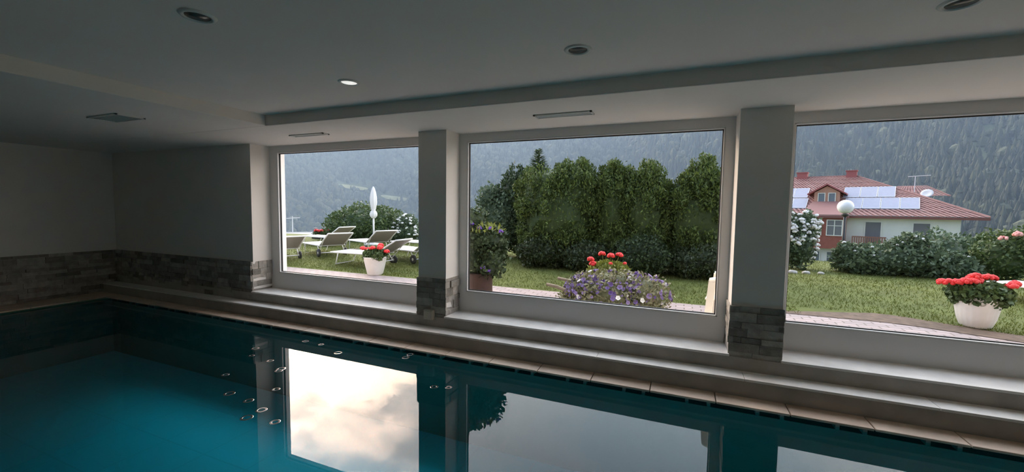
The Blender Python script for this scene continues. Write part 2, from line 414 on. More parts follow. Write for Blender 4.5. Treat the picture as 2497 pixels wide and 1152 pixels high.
    cladding('stone_cladding', wl, lambda a, o, z: (XL-.012+o*.6+.012, a, z), YB, D, .03, ZST, 3)['label'] = 'rough ledge stone on the lower wall'
    struct(MB().box(XR, XR+.3, YB, D, -.2, ZT).build('wall_right', M['plaster']), 'plastered end wall right of the camera', 'wall')
    struct(MB().box(XL, XR, YB-.3, YB, -.2, ZT).build('wall_back', M['plaster']), 'plastered wall behind the camera', 'wall')
    # ceiling tray and lower border
    struct(MB().box(-4.171, XR+.3, YB-.3, 3.11, ZT, ZT+.3).build('ceiling', M['ceiling']), 'raised flat ceiling over the pool', 'ceiling')
    sf = MB().box(XL-.3, XR+.3, 3.11, YO, ZS, ZT+.3).box(XL-.3, -4.171, YB-.3, 3.11, ZS, ZT+.3).build('ceiling_border', M['ceiling'], bevel=.008)
    struct(sf, 'lowered ceiling border along the window wall and left end', 'ceiling')
    # windows
    labs = ['big fixed window looking onto the sunbeds', 'big fixed window looking onto the hedge', 'big fixed window looking onto the red roofed house', 'last window beyond the frame']
    gl = [(-5.429, -2.85), (-2.303, .36), (.887, 3.58), (4.1, 6.79)]
    for i, ((a, b), (g0, g1)) in enumerate(zip(OPEN, gl)):
        e = empty('window_%d' % (i+1), ((a+b)/2, YF, ZSILL)); struct(e, labs[i], 'window')
        ox, oy, oz = e.location
        def P(mb, n, m, bev=0):
            o = mb.build(n, m, e, bevel=bev); o.matrix_parent_inverse = Matrix.Translation((-ox, -oy, -oz)); return o
        zb, zt = .547, 2.30
        fr = MB().box(a, g0, YF, YF+.07, ZSILL, ZS).box(g1, b, YF, YF+.07, ZSILL, ZS).box(g0, g1, YF, YF+.07, ZSILL, zb).box(g0, g1, YF, YF+.07, zt, ZS)
        P(fr, 'window_frame', M['frame'])
        be = MB(); w_ = .014
        be.box(g0, g0+w_, YF+.004, YF+.03, zb, zt).box(g1-w_, g1, YF+.004, YF+.03, zb, zt).box(g0, g1, YF+.004, YF+.03, zb, zb+w_).box(g0, g1, YF+.004, YF+.03, zt-w_, zt)
        P(be, 'glazing_bead', M['bead'], .003)
        ga = MB(); w2 = .022; 
        ga.box(g0, g0+w2, YF+.03, YF+.05, zb, zt).box(g1-w2, g1, YF+.03, YF+.05, zb, zt).box(g0, g1, YF+.03, YF+.05, zb, zb+w2).box(g0, g1, YF+.03, YF+.05, zt-w2, zt)
        P(ga, 'gasket', M['gasket'])
        P(MB().add([(g0, YF+.04, zb), (g1, YF+.04, zb), (g1, YF+.04, zt), (g0, YF+.04, zt)], [(0, 1, 2, 3)]), 'glass_pane', M['glass'])
room()

# ------------------------------------------------------------------ small fittings
def spotlight(x, y, lab, lit=False):
    r = empty('ceiling_spotlight', (x, y, ZT)); tag(r, lab, 'ceiling light', 'recessed ceiling spotlights')
    MB().lathe([(.056, .03), (.056, -.002), (.064, -.010), (.078, -.007), (.084, 0), (.07, .03)], 32).build('trim_ring', M['vent'], r, True)
    MB().lathe([(.001, .0), (.056, .0), (.057, -.004), (.001, -.006)], 28).build('lens', M['lens'] if lit else M['dark'], r, True)
spotlight(-2.34, 1.385, 'unlit recessed spotlight nearest the dark left end of the ceiling')
spotlight(-.61, 2.50, 'unlit recessed spotlight above the hedge window')
spotlight(-2.43, 2.52, 'small recessed spotlight with pale shining lens', True)
spotlight(1.16, 2.565, 'recessed spotlight cut by the top of the photo, toward house window')
def slot_vent(x0, x1, y0, y1, lab):
    r = empty('ceiling_vent', ((x0+x1)/2, (y0+y1)/2, ZS)); tag(r, lab, 'air vent', 'air vents in the lowered ceiling border')
    hx, hy = (x1-x0)/2, (y1-y0)/2; f = .018
    MB().box(-hx, hx, -hy, -hy+f, -.012, 0).box(-hx, hx, hy-f, hy, -.012, 0).box(-hx, -hx+f, -hy, hy, -.012, 0).box(hx-f, hx, -hy, hy, -.012, 0).build('vent_frame', M['vent'], r)
    s = MB(); n = max(3, int((y1-y0)/.022)); 
    for k in range(n):
        y = -hy+f+(2*hy-2*f)*(k+.5)/n; s.hexa([(-hx+f, y-.006, -.003), (hx-f, y-.006, -.003), (hx-f, y+.004, -.010), (-hx+f, y+.004, -.010)], [(-hx+f, y-.006, 0), (hx-f, y-.006, 0), (hx-f, y+.004, -.007), (-hx+f, y+.004, -.007)])
    s.build('grille', M['vent'], r)
slot_vent(-5.52, -5.0, 2.20, 2.44, 'dark square vent in the lowered ceiling at the left end')
slot_vent(-4.43, -3.88, 3.60, 3.70, 'thin slot vent above the sunbed window')
slot_vent(-1.27, -.735, 3.56, 3.69, 'long grille above the hedge window')
def socket():
    r = empty('wall_socket', (-2.593, 3.862, .318)); tag(r, 'beige socket box on the stone foot of the first pillar', 'socket')
    MB().box(-.062, .062, -.02, .03, -.055, .058).build('box', M['plastic'], r, bevel=.006)
    MB().box(-.05, .05, -.028, -.02, -.043, .046).build('cover_flap', M['plastic'], r, bevel=.004)
socket()

# ------------------------------------------------------------------ garden ground
def gz(y): return .15+.15*min(max((y-6.6)/1.9, 0), 1)
def edge(x): return 6.55 if x < 2.6 else 6.55-.42*(x-2.6) if x < 6 else 5.12
def ground():
    xs = sorted(set([-40, -25, -15]+[i*.5 for i in range(-22, 20)]+[12, 20, 40]))
    V = []; F = []; 
    for x in xs: V += [(x, YO, .15), (x, edge(x), .15)]
    n = len(xs); F = [(2*i, 2*i+2, 2*i+3, 2*i+1) for i in range(n-1)]
    struct(MB().add(V, F).build('garden_path', M['paving']), 'pinkish cobbled path along the outside of the windows', 'path')
    V = []; ys = [0, .15, .4, .8, 1.2, 1.6, 2., 3, 4.5, 6.5]
    for x in xs:
        for k, dy in enumerate(ys):
            y = edge(x)+dy; V.append((x, y, gz(y)))
    m = len(ys); F = [(i*m+j, (i+1)*m+j, (i+1)*m+j+1, i*m+j+1) for i in range(n-1) for j in range(m-1)]
    struct(MB().add(V, F).build('lawn', M['turf'], smooth=True), 'mown green lawn rising gently from the path', 'lawn')
    # bare soil strip round the right flower pot
    V = []; xr = [1.0+.25*i for i in range(21)]
    for i, x in enumerate(xr):
        w = .42*min(1, max(.02, (x-1.0)/1.6)); V += [(x, edge(x)-.02, .156), (x, edge(x)+w*.5, gz(edge(x)+w*.5)+.012), (x, edge(x)+w, gz(edge(x)+w)+.004)]
    F = [(3*i+j, 3*i+3+j, 3*i+4+j, 3*i+1+j) for i in range(len(xr)-1) for j in range(2)]
    struct(MB().add(V, F).build('soil_strip', M['soil'], smooth=True), 'bare brown soil strip between path and lawn', 'soil')
    # hillside falling away behind the lawn
    V = []; xs2 = np.linspace(-170, 120, 30); ys2 = [13, 16, 20, 26, 35, 50, 65, 90, 130, 200, 260]
    for x in xs2:
        for y in ys2:
            z = .3-.115*(y-13) if y < 65 else -5.7-.1*(y-65)
            V.append((x, y-(.0), z-.02))
    V = np.array(V); m = len(ys2)
    # near edge follows the back of the lawn
    F = [(i*m+j, (i+1)*m+j, (i+1)*m+j+1, i*m+j+1) for i in range(len(xs2)-1) for j in range(m-1)]
    V[::m, 1] = [min(13, edge(x)+6.5) for x in xs2]
    struct(MB().add(V, F).build('hillside', M['hill'], smooth=True), 'rough slope falling away behind the lawn', 'hillside')
    # grass blades
    N = 90000; x = rng.uniform(-12, 8, N); y = 6.5+6.2*rng.uniform(0, 1, N)**1.4
    e = np.array([edge(a) for a in x]); k = (y > e+.03); k &= ~((x > 1.6) & (y < e+.38)); x, y = x[k], y[k]; n = len(x)
    z = .15+.15*np.clip((y-6.6)/1.9, 0, 1); a = rng.uniform(0, 6.28, n); h = rng.uniform(.015, .038, n); w = .005
    dx, dy = np.cos(a)*w, np.sin(a)*w; lx, ly = rng.normal(0, .015, n), rng.normal(0, .015, n)
    Q = np.stack([np.stack([x-dx, y-dy, z-.002], 1), np.stack([x+dx, y+dy, z-.002], 1), np.stack([x+lx+dx*.3, y+ly+dy*.3, z+h], 1), np.stack([x+lx-dx*.3, y+ly-dy*.3, z+h], 1)], 1)
    tag(MB().quads(Q, rng.uniform(0, 1, n)).build('grass', M['grass']), 'short mown grass blades on the lawn', 'grass', None, 'stuff')
ground()

# ------------------------------------------------------------------ plants
def leafcloud(mb, N, ells, size, seed, aspect=.55, lump=.10, up=.25, shell=(.72, 1.04), zmin=None, spread=.7):
    """leaves scattered in the outer shell of lumpy ellipsoids [(centre, radii)]"""
    g = np.random.default_rng(seed); vol = np.array([r[0]*r[1]+r[0]*r[2]+r[1]*r[2] for c, r in ells]); vol /= vol.sum()
    for (c, r), fr in zip(ells, vol):
        n = int(N*fr); u = g.normal(0, 1, (n, 3)); u /= np.linalg.norm(u, axis=1)[:, None]
        ph = g.uniform(0, 6, 6); s = lumps(u, lump, ph)*(shell[0]+(shell[1]-shell[0])*g.uniform(0, 1, n)**.6)
        p = u*s[:, None]*np.array(r)+np.array(c)
        nm = u/np.array(r); nm /= np.linalg.norm(nm, axis=1)[:, None]
        axis = nm*.6+g.normal(0, spread, (n, 3)); axis[:, 2] += up*2; axis /= np.linalg.norm(axis, axis=1)[:, None]
        b = np.cross(axis, nm+g.normal(0, .6, (n, 3))); b /= np.linalg.norm(b, axis=1)[:, None]
        L = size*g.uniform(.6, 1.3, n)[:, None]; W = L*aspect
        if zmin is not None:
            k = p[:, 2] > zmin; p, axis, b, L, W = p[k], axis[k], b[k], L[k], W[k]
        Q = np.stack([p-axis*L*.5, p+b*W*.5, p+axis*L*.5, p-b*W*.5], 1)
        mb.quads(Q, g.uniform(0, 1, len(p)))
    return mb
def core(mb, ells, k=.78, seed=0, zmin=None):
    for i, (c, r) in enumerate(ells):
        mb.blob(c, tuple(a*k for a in r), 16, 10, .08, seed+i, t=.15)
    return mb
def flowerhead(mb, c, r, seed, n=16, flat=.75):
    g = np.random.default_rng(seed)
    for k in range(n):
        u = g.normal(0, 1, 3); u /= np.linalg.norm(u); u[2] = abs(u[2])*1.1-.35
        mb.blob(np.array(c)+u*np.array((r, r, r*flat))*.72, r*.42, 6, 4, 0, t=g.uniform(0, 1))
    return mb

def hedge_tree(name, lab, x, y, ells, N, m, seed, size=.075, group=None):
    z0 = gz(y); r = empty(name, (x, y, z0)); tag(r, lab, 'hedge tree', group)
    mb = MB(); core(mb, ells, .8, seed); leafcloud(mb, int(N*.7), ells, size, seed, .38, .10, .35)
    g = np.random.default_rng(seed+500); cl = []
    for k in range(int(N/110)):
        c, e = ells[g.integers(len(ells))]; u = g.normal(0, 1, 3); u[1] = -abs(u[1])*.8; u /= np.linalg.norm(u)
        if u[2] < -.5: continue
        q = g.uniform(.09, .17); cl.append((np.array(c)+u*np.array(e)*.98, (q*.85, q*.85, q*1.25)))
    leafcloud(mb, int(N*1.1), cl, size, seed+1, .38, .1, .45, (.5, 1.1))
    mb.build('foliage', m, r)
    MB().tube([(0, 0, -.02), (0, 0, .6)], [.07, .05]).build('trunk', M['bark'], r)
    return r
HG = 'tall clipped conifers of the hedge'
hedge_tree('thuja', 'broad leftmost conifer of the hedge with a bushy rounded top', -2.5, 9.0, [((0, 0, 1.0), (.98, .8, 1.0)), ((-.3, 0, 1.5), (.75, .65, .72)), ((.35, 0, 1.55), (.62, .6, .68)), ((0, 0, .45), (.9, .75, .5))], 17000, M['thuja'], 41, group=HG)
hedge_tree('thuja', 'second hedge conifer from left, narrow with rounded top, beyond the red geraniums', -1.3, 9.05, [((0, 0, 1.1), (.52, .55, 1.1)), ((-.05, 0, 1.65), (.36, .4, .56)), ((0, 0, .5), (.55, .6, .55))], 8500, M['thuja'], 42, group=HG)
hedge_tree('thuja', 'third hedge conifer, narrow, just right of the red geraniums', -.66, 9.0, [((0, 0, 1.1), (.50, .55, 1.08)), ((.02, 0, 1.66), (.37, .4, .54)), ((0, 0, .5), (.52, .6, .55))], 8500, M['thuja'], 43, group=HG)
hedge_tree('thuja', 'rightmost hedge conifer, broad with a stepped top, behind the plastic chair', .35, 9.1, [((0, 0, 1.0), (.72, .6, 1.0)), ((.08, 0, 1.62), (.42, .45, .64)), ((-.36, 0, 1.4), (.34, .4, .55)), ((.45, 0, 1.3), (.45, .5, .8)), ((0, 0, .5), (.75, .6, .55))], 12500, M['thuja'], 44, group=HG)
def spike_conifer():
    x, y = -3.45, 9.8; r = empty('spruce', (x, y, .3)); tag(r, 'darker spruce with a pointed tip behind the left of the hedge', 'tree')
    mb = MB(); E_ = [((-.42, 0, 1.55), (.55, .5, .75)), ((.1, 0, 1.1), (.8, .6, 1.1)), ((-.1, 0, .7), (.7, .6, .7))]
    core(mb, E_, .75, 5); leafcloud(mb, 9000, E_, .12, 51, .4, .12, .3)
    mb.build('foliage', M['thujad'], r)
    s = MB(); g = np.random.default_rng(3)
    for k in range(420):
        h = g.uniform(0, 1); a = g.uniform(0, 6.28); rad = .46*(1-h)+.10; p = np.array((.12, 0, 1.75+.98*h)); d = np.array((math.cos(a)*rad, math.sin(a)*rad, .10*(1-h)+.03))
        b = np.array((-math.sin(a), math.cos(a), 0))*.03; q = p+d
        s.quads(np.array([[p-b*.4, q*.5+p*.5-b, q, q*.5+p*.5+b]]), [g.uniform(0, 1)])
    s.build('leading_shoot', M['leafb'], r)
    MB().tube([(.12, 0, -.02), (.12, 0, 2.72)], [.07, .012]).build('trunk', M['bark'], r)
spike_conifer()
def low_shrub(name, lab, x, y, ells, N, m, seed, size=.07, group=None, flowers=None, fm=None, fr=.05, cat='shrub', fz=None, z=None):
    z0 = gz(y) if z is None else z; r = empty(name, (x, y, z0)); tag(r, lab, cat, group)
    mb = MB(); core(mb, ells, .74, seed); leafcloud(mb, N, ells, size, seed, .6, .12, .15); mb.build('foliage', m, r)
    if flowers:
        for k, p in enumerate(flowers): flowerhead(MB(), p, fr*np.random.default_rng(seed+k).uniform(.75, 1.2), seed+k, 9).build('flower', fm, r, True)
    return r
LG = 'low dark shrubs in front of the hedge'
for i, (x, y, rx, rz, lab) in enumerate([(-2.75, 8.45, .55, .62, 'dark leaf mound added as shade at the left foot of the hedge'), (-1.75, 8.4, .62, .55, 'dark leaf mound added as shade at the hedge foot, left of the red geraniums'), (-.65, 8.35, .55, .72, 'rounded green shrub at the hedge foot beyond the wheelbarrow flowers'), (.4, 8.45, .65, .55, 'dark leaf mound added as shade at the hedge foot behind the plastic chair')]):
    low_shrub('shrub', lab, x, y, [((0, 0, rz*.45), (rx, .42, rz*.6))], 5000, M['leafd'] if i != 2 else M['thujad'], 60+i, .06, LG)  # dark mounds stand in for the shaded hedge foot; the rounded one is a shrub
low_shrub('blue_shrub', 'grey green loose shrub left of the hedge', -4.4, 9.6, [((0, 0, .8), (.62, .5, .85)), ((-.2, 0, 1.45), (.32, .32, .45)), ((.3, 0, 1.0), (.4, .4, .7)), ((-.5, 0, .6), (.4, .4, .6))], 5200, M['leafb'], 71, .085)
low_shrub('round_bush', 'big rounded green bush behind the sunbeds and parasol', -10.7, 11.9, [((0, 0, .55), (1.55, 1.0, .8)), ((-.8, 0, .5), (.95, .8, .62)), ((.75, 0, .55), (.85, .8, .68))], 9000, M['leaf'], 72, .10)
def fl(seed, n, ells):
    g = np.random.default_rng(seed); out = []
    for k in range(n):
        c, r = ells[g.integers(len(ells))]; u = g.normal(0, 1, 3); u[1] = -abs(u[1])*.9; u[2] = abs(u[2])*.9-.25; u /= np.linalg.norm(u)
        out.append(tuple(np.array(c)+u*np.array(r)*1.0))
    return out
# rose bushes by the lower edge of the lawn
E1 = [((0, 0, .55), (.34, .35, .6)), ((.12, 0, .95), (.26, .28, .32)), ((-.2, 0, .7), (.3, .3, .55))]
low_shrub('rose_bush', 'tall bush full of white roses beside the second pillar', 2.42, 10.6, E1, 3800, M['leafb'], 81, .075, None, fl(1, 90, E1), M['rosewhite'], .055, 'rose bush')
E2 = [((0, 0, .30), (.85, .5, .36)), ((.35, .1, .42), (.45, .45, .34)), ((-.5, 0, .22), (.5, .45, .34)), ((.30, 0, .62), (.2, .25, .26)), ((.9, 0, .2), (.42, .4, .30)), ((-.78, 0, .36), (.2, .25, .28)), ((.05, 0, .52), (.2, .2, .2))]
low_shrub('rose_bush', 'wide leafy rose bush with few white blooms in front of the house', 4.05, 10.6, E2, 9500, M['leafb'], 82, .085, None, fl(2, 13, E2), M['rosewhite'], .035, 'rose bush')
E3 = [((0, 0, .45), (.5, .4, .5)), ((.25, 0, .55), (.45, .4, .42)), ((.7, .1, .4), (.5, .4, .5))]
low_shrub('rose_bush', 'olive rose bush topped with salmon pink roses at the right', 5.75, 10.6, E3, 6500, M['leaf'], 83, .07, None, [(-.25, -.3, .82), (-.05, -.3, .90), (.12, -.28, .93), (.3, -.25, .9), (.42, -.3, .82), (.2, -.35, .8), (.6, -.3, .86)], M['pink'], .075, 'rose bush')
E4 = [((0, 0, .3), (.6, .4, .38)), ((.5, 0, .4), (.4, .4, .42))]
low_shrub('rose_bush', 'distant bush dotted with white blooms right of the parasol', -9.0, 11.9, [((0, 0, .35), (.75, .45, .42)), ((.1, 0, .7), (.4, .35, .3))], 2600, M['leafb'], 84, .08, None, fl(4, 55, [((0, 0, .35), (.75, .45, .42)), ((.1, 0, .7), (.4, .35, .3))]), M['rosewhite'], .05, 'rose bush')
low_shrub('slope_bush', 'brownish bush on the slope at the right edge behind the roses', 8.6, 15, [((0, 0, .3), (1.6, .8, .9)), ((-1.3, .2, .2), (.9, .7, .7))], 5000, M['leaf'], 86, .12, z=0.)
low_shrub('slope_bush', 'green bush between the house and the pink roses', 6.6, 14.5, [((0, 0, .2), (.7, .6, .9)), ((.9, 0, .2), (.6, .6, .65))], 3200, M['leafb'], 87, .11, z=0.)
for i, (x, y, s) in enumerate([(2.17, 9.8, .09), (2.42, 9.85, .075), (2.68, 9.9, .06)]):
    tag(MB().blob((0, 0, .02), (s, s*.7, s*.55), 12, 8, .08, i).build('edging_stone', M['granite'], smooth=True, loc=(x, y, gz(y))), ['largest pale edging stone next to the second pillar', 'middle pale edging stone of three at the lawn edge', 'smallest pale edging stone nearest the wide rose bush'][i], 'stone', 'pale stones edging the lawn')

# ------------------------------------------------------------------ flower pots
def geranium_pot(x, y, lab, prof, heads, R, fr, flute=0, seed=0, leafm='leaf', dome=.22):
    r = empty('flower_pot', (x, y, gz(y))); tag(r, lab, 'flower pot', 'white pots of red geraniums')
    top = prof[-1][1]; rt = prof[-1][0]
    inner = [(rt-.018, top), (rt-.03, top-.05), (0.001, top-.055)]
    MB().lathe([(.001, 0)]+prof+inner, 64, flute=flute, fn=20).build('pot', M['pot'], r, True)
    E = [((0, 0, top+.03), (R, R, dome)), ((R*.4, -R*.2, top+.02), (R*.7, R*.7, dome*.85)), ((-R*.4, 0, top+.02), (R*.7, R*.7, dome*.85))]
    mb = MB(); core(mb, E, .7, seed); leafcloud(mb, 2600, E, .06, seed, .9, .1, .1)
    for p in heads: mb.tube([(p[0]*.4, p[1]*.4, top), p], .004, 5)
    mb.build('foliage', M[leafm], r)
    for k, p in enumerate(heads): flowerhead(MB(), p, fr, seed+k, 22).build('flower_head', M['red'], r, True)
    return r
geranium_pot(-5.75, 6.62, 'tapered white pot of red geraniums in front of the sunbeds', [(.15, 0), (.155, .01), (.20, .20), (.225, .33), (.235, .35), (.232, .37)],
    [(-.30, -.02, .52), (-.24, .05, .50), (.02, -.1, .55), (.10, .05, .60), (.17, -.05, .56), (.25, .05, .48), (.05, .1, .56)], .22, .062, 0, 91, dome=.14)
geranium_pot(3.42, 6.74, 'round fluted white pot of red geraniums on the soil strip', [(.12, 0), (.14, .02), (.17, .11), (.19, .22), (.203, .33), (.207, .365), (.203, .38)],
    [(-.30, -.05, .54), (-.24, -.08, .55), (-.17, -.1, .57), (-.08, -.02, .61), (-.04, -.06, .575), (.07, .0, .62), (.24, -.1, .54), (.31, -.02, .56), (-.10, -.1, .57), (-.34, -.0, .53), (-.06, -.05, .63), (.12, .02, .61)], .25, .058, .012, 95, dome=.17)
def wheelbarrow():
    r = empty('wheelbarrow', (-.74, 5.2, .15)); tag(r, 'wooden wheelbarrow overflowing with purple and white petunias', 'wheelbarrow')
    b = MB().hexa([(-.36, -.2, .16), (.36, -.2, .12), (.36, .2, .12), (-.36, .2, .16)], [(-.5, -.3, .40), (.52, -.3, .36), (.52, .3, .36), (-.5, .3, .40)]); b.build('tray', M['wood'], r)
    for s in (-1, 1):
        MB().tube([(.35, s*.16, .1), (-.45, s*.24, .33), (-.66, s*.26, .405), (-.80, s*.26, .425)], [.02, .022, .022, .02], 10).build('handle', M['wood'], r, True)
        MB().tube([(-.3, s*.22, .28), (-.36, s*.24, 0)], .018).build('leg', M['wood'], r)
    wh = MB().lathe([(.15, -.03), (.17, -.02), (.17, .02), (.15, .03)], 28, (.42, 0, .17), axis='y'); wh.lathe([(.03, -.05), (.03, .05)], 12, (.42, 0, .17), axis='y').build('wheel', M['rubber'], r)
    E = [((0, 0, .37), (.55, .36, .26)), ((-.30, -.05, .34), (.32, .32, .22)), ((.34, -.05, .34), (.34, .32, .28)), ((0, -.15, .30), (.52, .26, .25)), ((-.5, -.1, .2), (.2, .2, .2))]
    mb = MB(); core(mb, E, .78, 7); leafcloud(mb, 7000, E, .05, 77, .5, .12, .15); mb.build('foliage', M['leafp'], r)
    g = np.random.default_rng(8); fb = MB(); fw = MB()
    def trumpet(mb, p, d, s, t):
        d = d/np.linalg.norm(d); a = np.cross(d, (.3, .2, 1)); a /= np.linalg.norm(a); b = np.cross(d, a); V = [p-d*s*.5]
        for k in range(10): an = 2*PI*k/10; q = s*(1 if k % 2 else .82); V.append(p+(a*math.cos(an)+b*math.sin(an))*q*.62)
        mb.add(V, [(0, 1+k, 1+(k+1) % 10) for k in range(10)], t)
    for k in range(100):
        c, rr = E[g.integers(4)]; u = g.normal(0, 1, 3); u[2] = abs(u[2])*.9-.1; u[1] = -abs(u[1])*.8+.15; u /= np.linalg.norm(u)
        p = np.array(c)+u*np.array(rr)*1.04
        q = MB(); trumpet(q, p, u+g.normal(0, .3, 3), g.uniform(.045, .062), g.uniform(0, 1)); w = g.uniform() < .13
        q.build('flower', M['rosewhite'] if w else M['purple'], r)
    q = MB()
    for k in range(260):
        c, rr = E[g.integers(4)]; u = g.normal(0, 1, 3); u[2] = abs(u[2])*.9-.1; u /= np.linalg.norm(u)
        trumpet(q, np.array(c)+u*np.array(rr)*1.02, u+g.normal(0, .4, 3), g.uniform(.025, .045), g.uniform(0, 1))
    q.build('small_blossoms', M['purple'], r)['kind'] = 'stuff'
wheelbarrow()
def red_planter():
    r = empty('flower_pot', (-.98, 6.25, .15)); tag(r, 'pot of red geraniums with yellow green leaves behind the wheelbarrow', 'flower pot')
    MB().lathe([(.001, 0), (.15, 0), (.17, .15), (.2, .30), (.21, .36), (.19, .36), (.17, .32), (.001, .32)], 40).build('pot', M['terra'], r, True)
    E = [((0, 0, .47), (.27, .24, .15)), ((-.12, 0, .44), (.2, .2, .14)), ((.12, 0, .46), (.2, .2, .14))]
    H = [(-.25, -.08, .63), (-.21, -.1, .57), (-.10, .05, .71), (.05, -.05, .70), (.17, -.04, .715), (.07, -.2, .60), (.26, -.08, .60)]
    mb = MB(); core(mb, E, .7, 3); leafcloud(mb, 1500, E, .07, 33, .5, .1, .5)
    for p in H: mb.tube([(p[0]*.5, p[1]*.5, .42), p], .005, 5)
    mb.build('foliage', M['leafy'], r)
    for k, p in enumerate(H): flowerhead(MB(), p, .055 if k < 5 else .03, 200+k, 22).build('flower_head', M['red'], r, True)
red_planter()
def tall_planter():
    r = empty('planter', (-2.52, 4.9, .15)); tag(r, 'tall brown planter with a dark bush and violet petunias beside the first pillar', 'planter')
    MB().lathe([(.001, 0), (.17, 0), (.16, .25), (.155, .48), (.17, .52), (.15, .52), (.14, .49), (.001, .48)], 30, (.06, 0, 0)).build('pot', M['terra'], r, True)
    E = [((0, 0, .78), (.40, .30, .30)), ((.1, 0, .95), (.32, .28, .22)), ((.2, -.02, .68), (.22, .22, .22)), ((-.1, 0, 1.16), (.26, .22, .26))]
    mb = MB(); core(mb, E, .82, 4); leafcloud(mb, 4200, E, .055, 44, .7, .14, .1); mb.build('foliage', M['thujad'], r)
    g = np.random.default_rng(12); y_ = MB(); leafcloud(y_, 260, [((.08, -.05, 1.12), (.3, .22, .08))], .07, 45, .4, .1, .5); y_.build('young_leaves', M['leafy'], r)
    for k, p in enumerate([(-.12, -.15, 1.30), (.28, -.18, 1.13), (.40, -.12, 1.09), (.14, -.2, 1.13), (.2, -.22, .62), (.27, -.2, .58), (.02, -.2, 1.18)]):
        flowerhead(MB(), p, .034, 300+k, 8).build('flower', M['violet'], r, True)
tall_planter()

# ------------------------------------------------------------------ garden furniture
def lounger_proto():
    r = empty('sun_lounger')
    W = .31; zb = .28; xh, xf = 0.0, 1.22; ang = math.radians(31); bl = .65
    bx, bz = -bl*math.cos(ang), zb+bl*math.sin(ang)
    f = MB()
    for s in (-1, 1): f.tube([(xh-.05, s*W, zb), (xf, s*W, zb)], .016, 8)
    f.tube([(xf, -W, zb), (xf, W, zb)], .016, 8).tube([(xh, -W, zb), (xh, W, zb)], .014, 8)
    f.build('bed_frame', M['white'], r, True)
    MB().box(xh+.01, xf-.01, -W+.01, W-.01, zb+.004, zb+.012).build('bed_fabric', M['slingtop'], r)
    b = MB()
    for s in (-1, 1): b.tube([(xh, s*W, zb), (bx, s*W, bz)], .016, 8)
    b.tube([(bx, -W, bz), (bx, W, bz)], .018, 8).build('backrest_frame', M['white'], r, True)
    nx, nz = math.sin(ang)*.008, math.cos(ang)*.008
    MB().hexa([(xh, -W+.01, zb), (xh, W-.01, zb), (bx, W-.01, bz), (bx, -W+.01, bz)], [(xh+nx, -W+.01, zb+nz), (xh+nx, W-.01, zb+nz), (bx+nx, W-.01, bz+nz), (bx+nx, -W+.01, bz+nz)]).build('backrest_fabric', M['sling'], r)
    MB().tube([(xf-.22, -W, zb), (xf-.12, -W+.03, .015), (xf-.12, W-.03, .015), (xf-.22, W, zb)], .014, 8).build('leg', M['white'], r, True)
    MB().tube([(xh+.12, -W, zb), (xh-.02, -W-.0, .10), (xh-.02, W, .10), (xh+.12, W, zb)], .014, 8).build('leg', M['white'], r, True)
    MB().tube([(bx*.55, -W, zb+(bz-zb)*.55), (xh+.02, -W, .13)], .009, 6).tube([(bx*.55, W, zb+(bz-zb)*.55), (xh+.02, W, .13)], .009, 6).build('strut', M['white'], r)
    for s in (-1, 1):
        w = MB().lathe([(.06, -.018), (.10, -.018), (.105, 0), (.10, .018), (.06, .018)], 26, (xh-.02, s*(W+.03), .105), axis='y').build('wheel', M['rubber'], r, True)
        MB().lathe([(.018, -.02), (.064, -.014), (.064, .014), (.018, .02)], 20, (xh-.02, s*(W+.03), .105), axis='y').build('hub', M['hub'], w, True)
    return r
LP = lounger_proto(); nl = [0]
def lounger(x, y, deg, lab):
    o = LP if nl[0] == 0 else copy_tree(LP); nl[0] += 1
    o.location = (x, y, gz(y)); o.rotation_euler = (0, 0, math.radians(deg)); tag(o, lab, 'sunbed', 'white wheeled sunbeds on the lawn')
lounger(-9.0, 7.13, 158, 'white sunbed cut by the left edge of the first window, its raised back to us')
lounger(-8.28, 7.92, 158, 'white sunbed with taupe shade-coloured back and one wheel in view, second from the window edge')
lounger(-7.62, 8.85, 158, 'white sunbed whose back stands just left of the parasol pole')
lounger(-6.15, 7.35, 182, 'nearest white sunbed, its flat bed running behind the geranium pot')
lounger(-5.45, 7.95, 162, 'white sunbed with two wheels right of the geranium pot, partly behind pillar')
lounger(-6.25, 9.5, 178, 'farther white sunbed right of the parasol above the pot')
lounger(-9.9, 9.6, 175, 'far white sunbed showing between the two left sunbeds')
lounger(5.30, 7.63, 122, 'white sunbed behind the fluted pot at the right edge')
def parasol():
    r = empty('parasol', (-9.17, 10.5, .3)); tag(r, 'closed white parasol on a pole among the sunbeds', 'parasol')
    MB().tube([(0, 0, 0), (0, 0, 1.0)], .028, 12).build('pole', M['white'], r, True)
    MB().lathe([(.001, 0), (.26, 0), (.26, .05), (.05, .07), (.05, .2), (.001, .2)], 30).build('base', M['white'], r, True)
    MB().lathe([(.001, .86), (.06, .88), (.105, .95), (.11, 1.02), (.085, 1.09), (.055, 1.13), (.075, 1.2), (.105, 1.38), (.10, 1.55), (.075, 1.72), (.04, 1.84), (.015, 1.89), (.001, 1.9)], 40, flute=.09, fn=8).build('canopy', M['canvas'], r, True)
    MB().lathe([(.06, 1.115), (.064, 1.14), (.06, 1.16)], 20).build('strap', M['white'], r, True)
parasol()
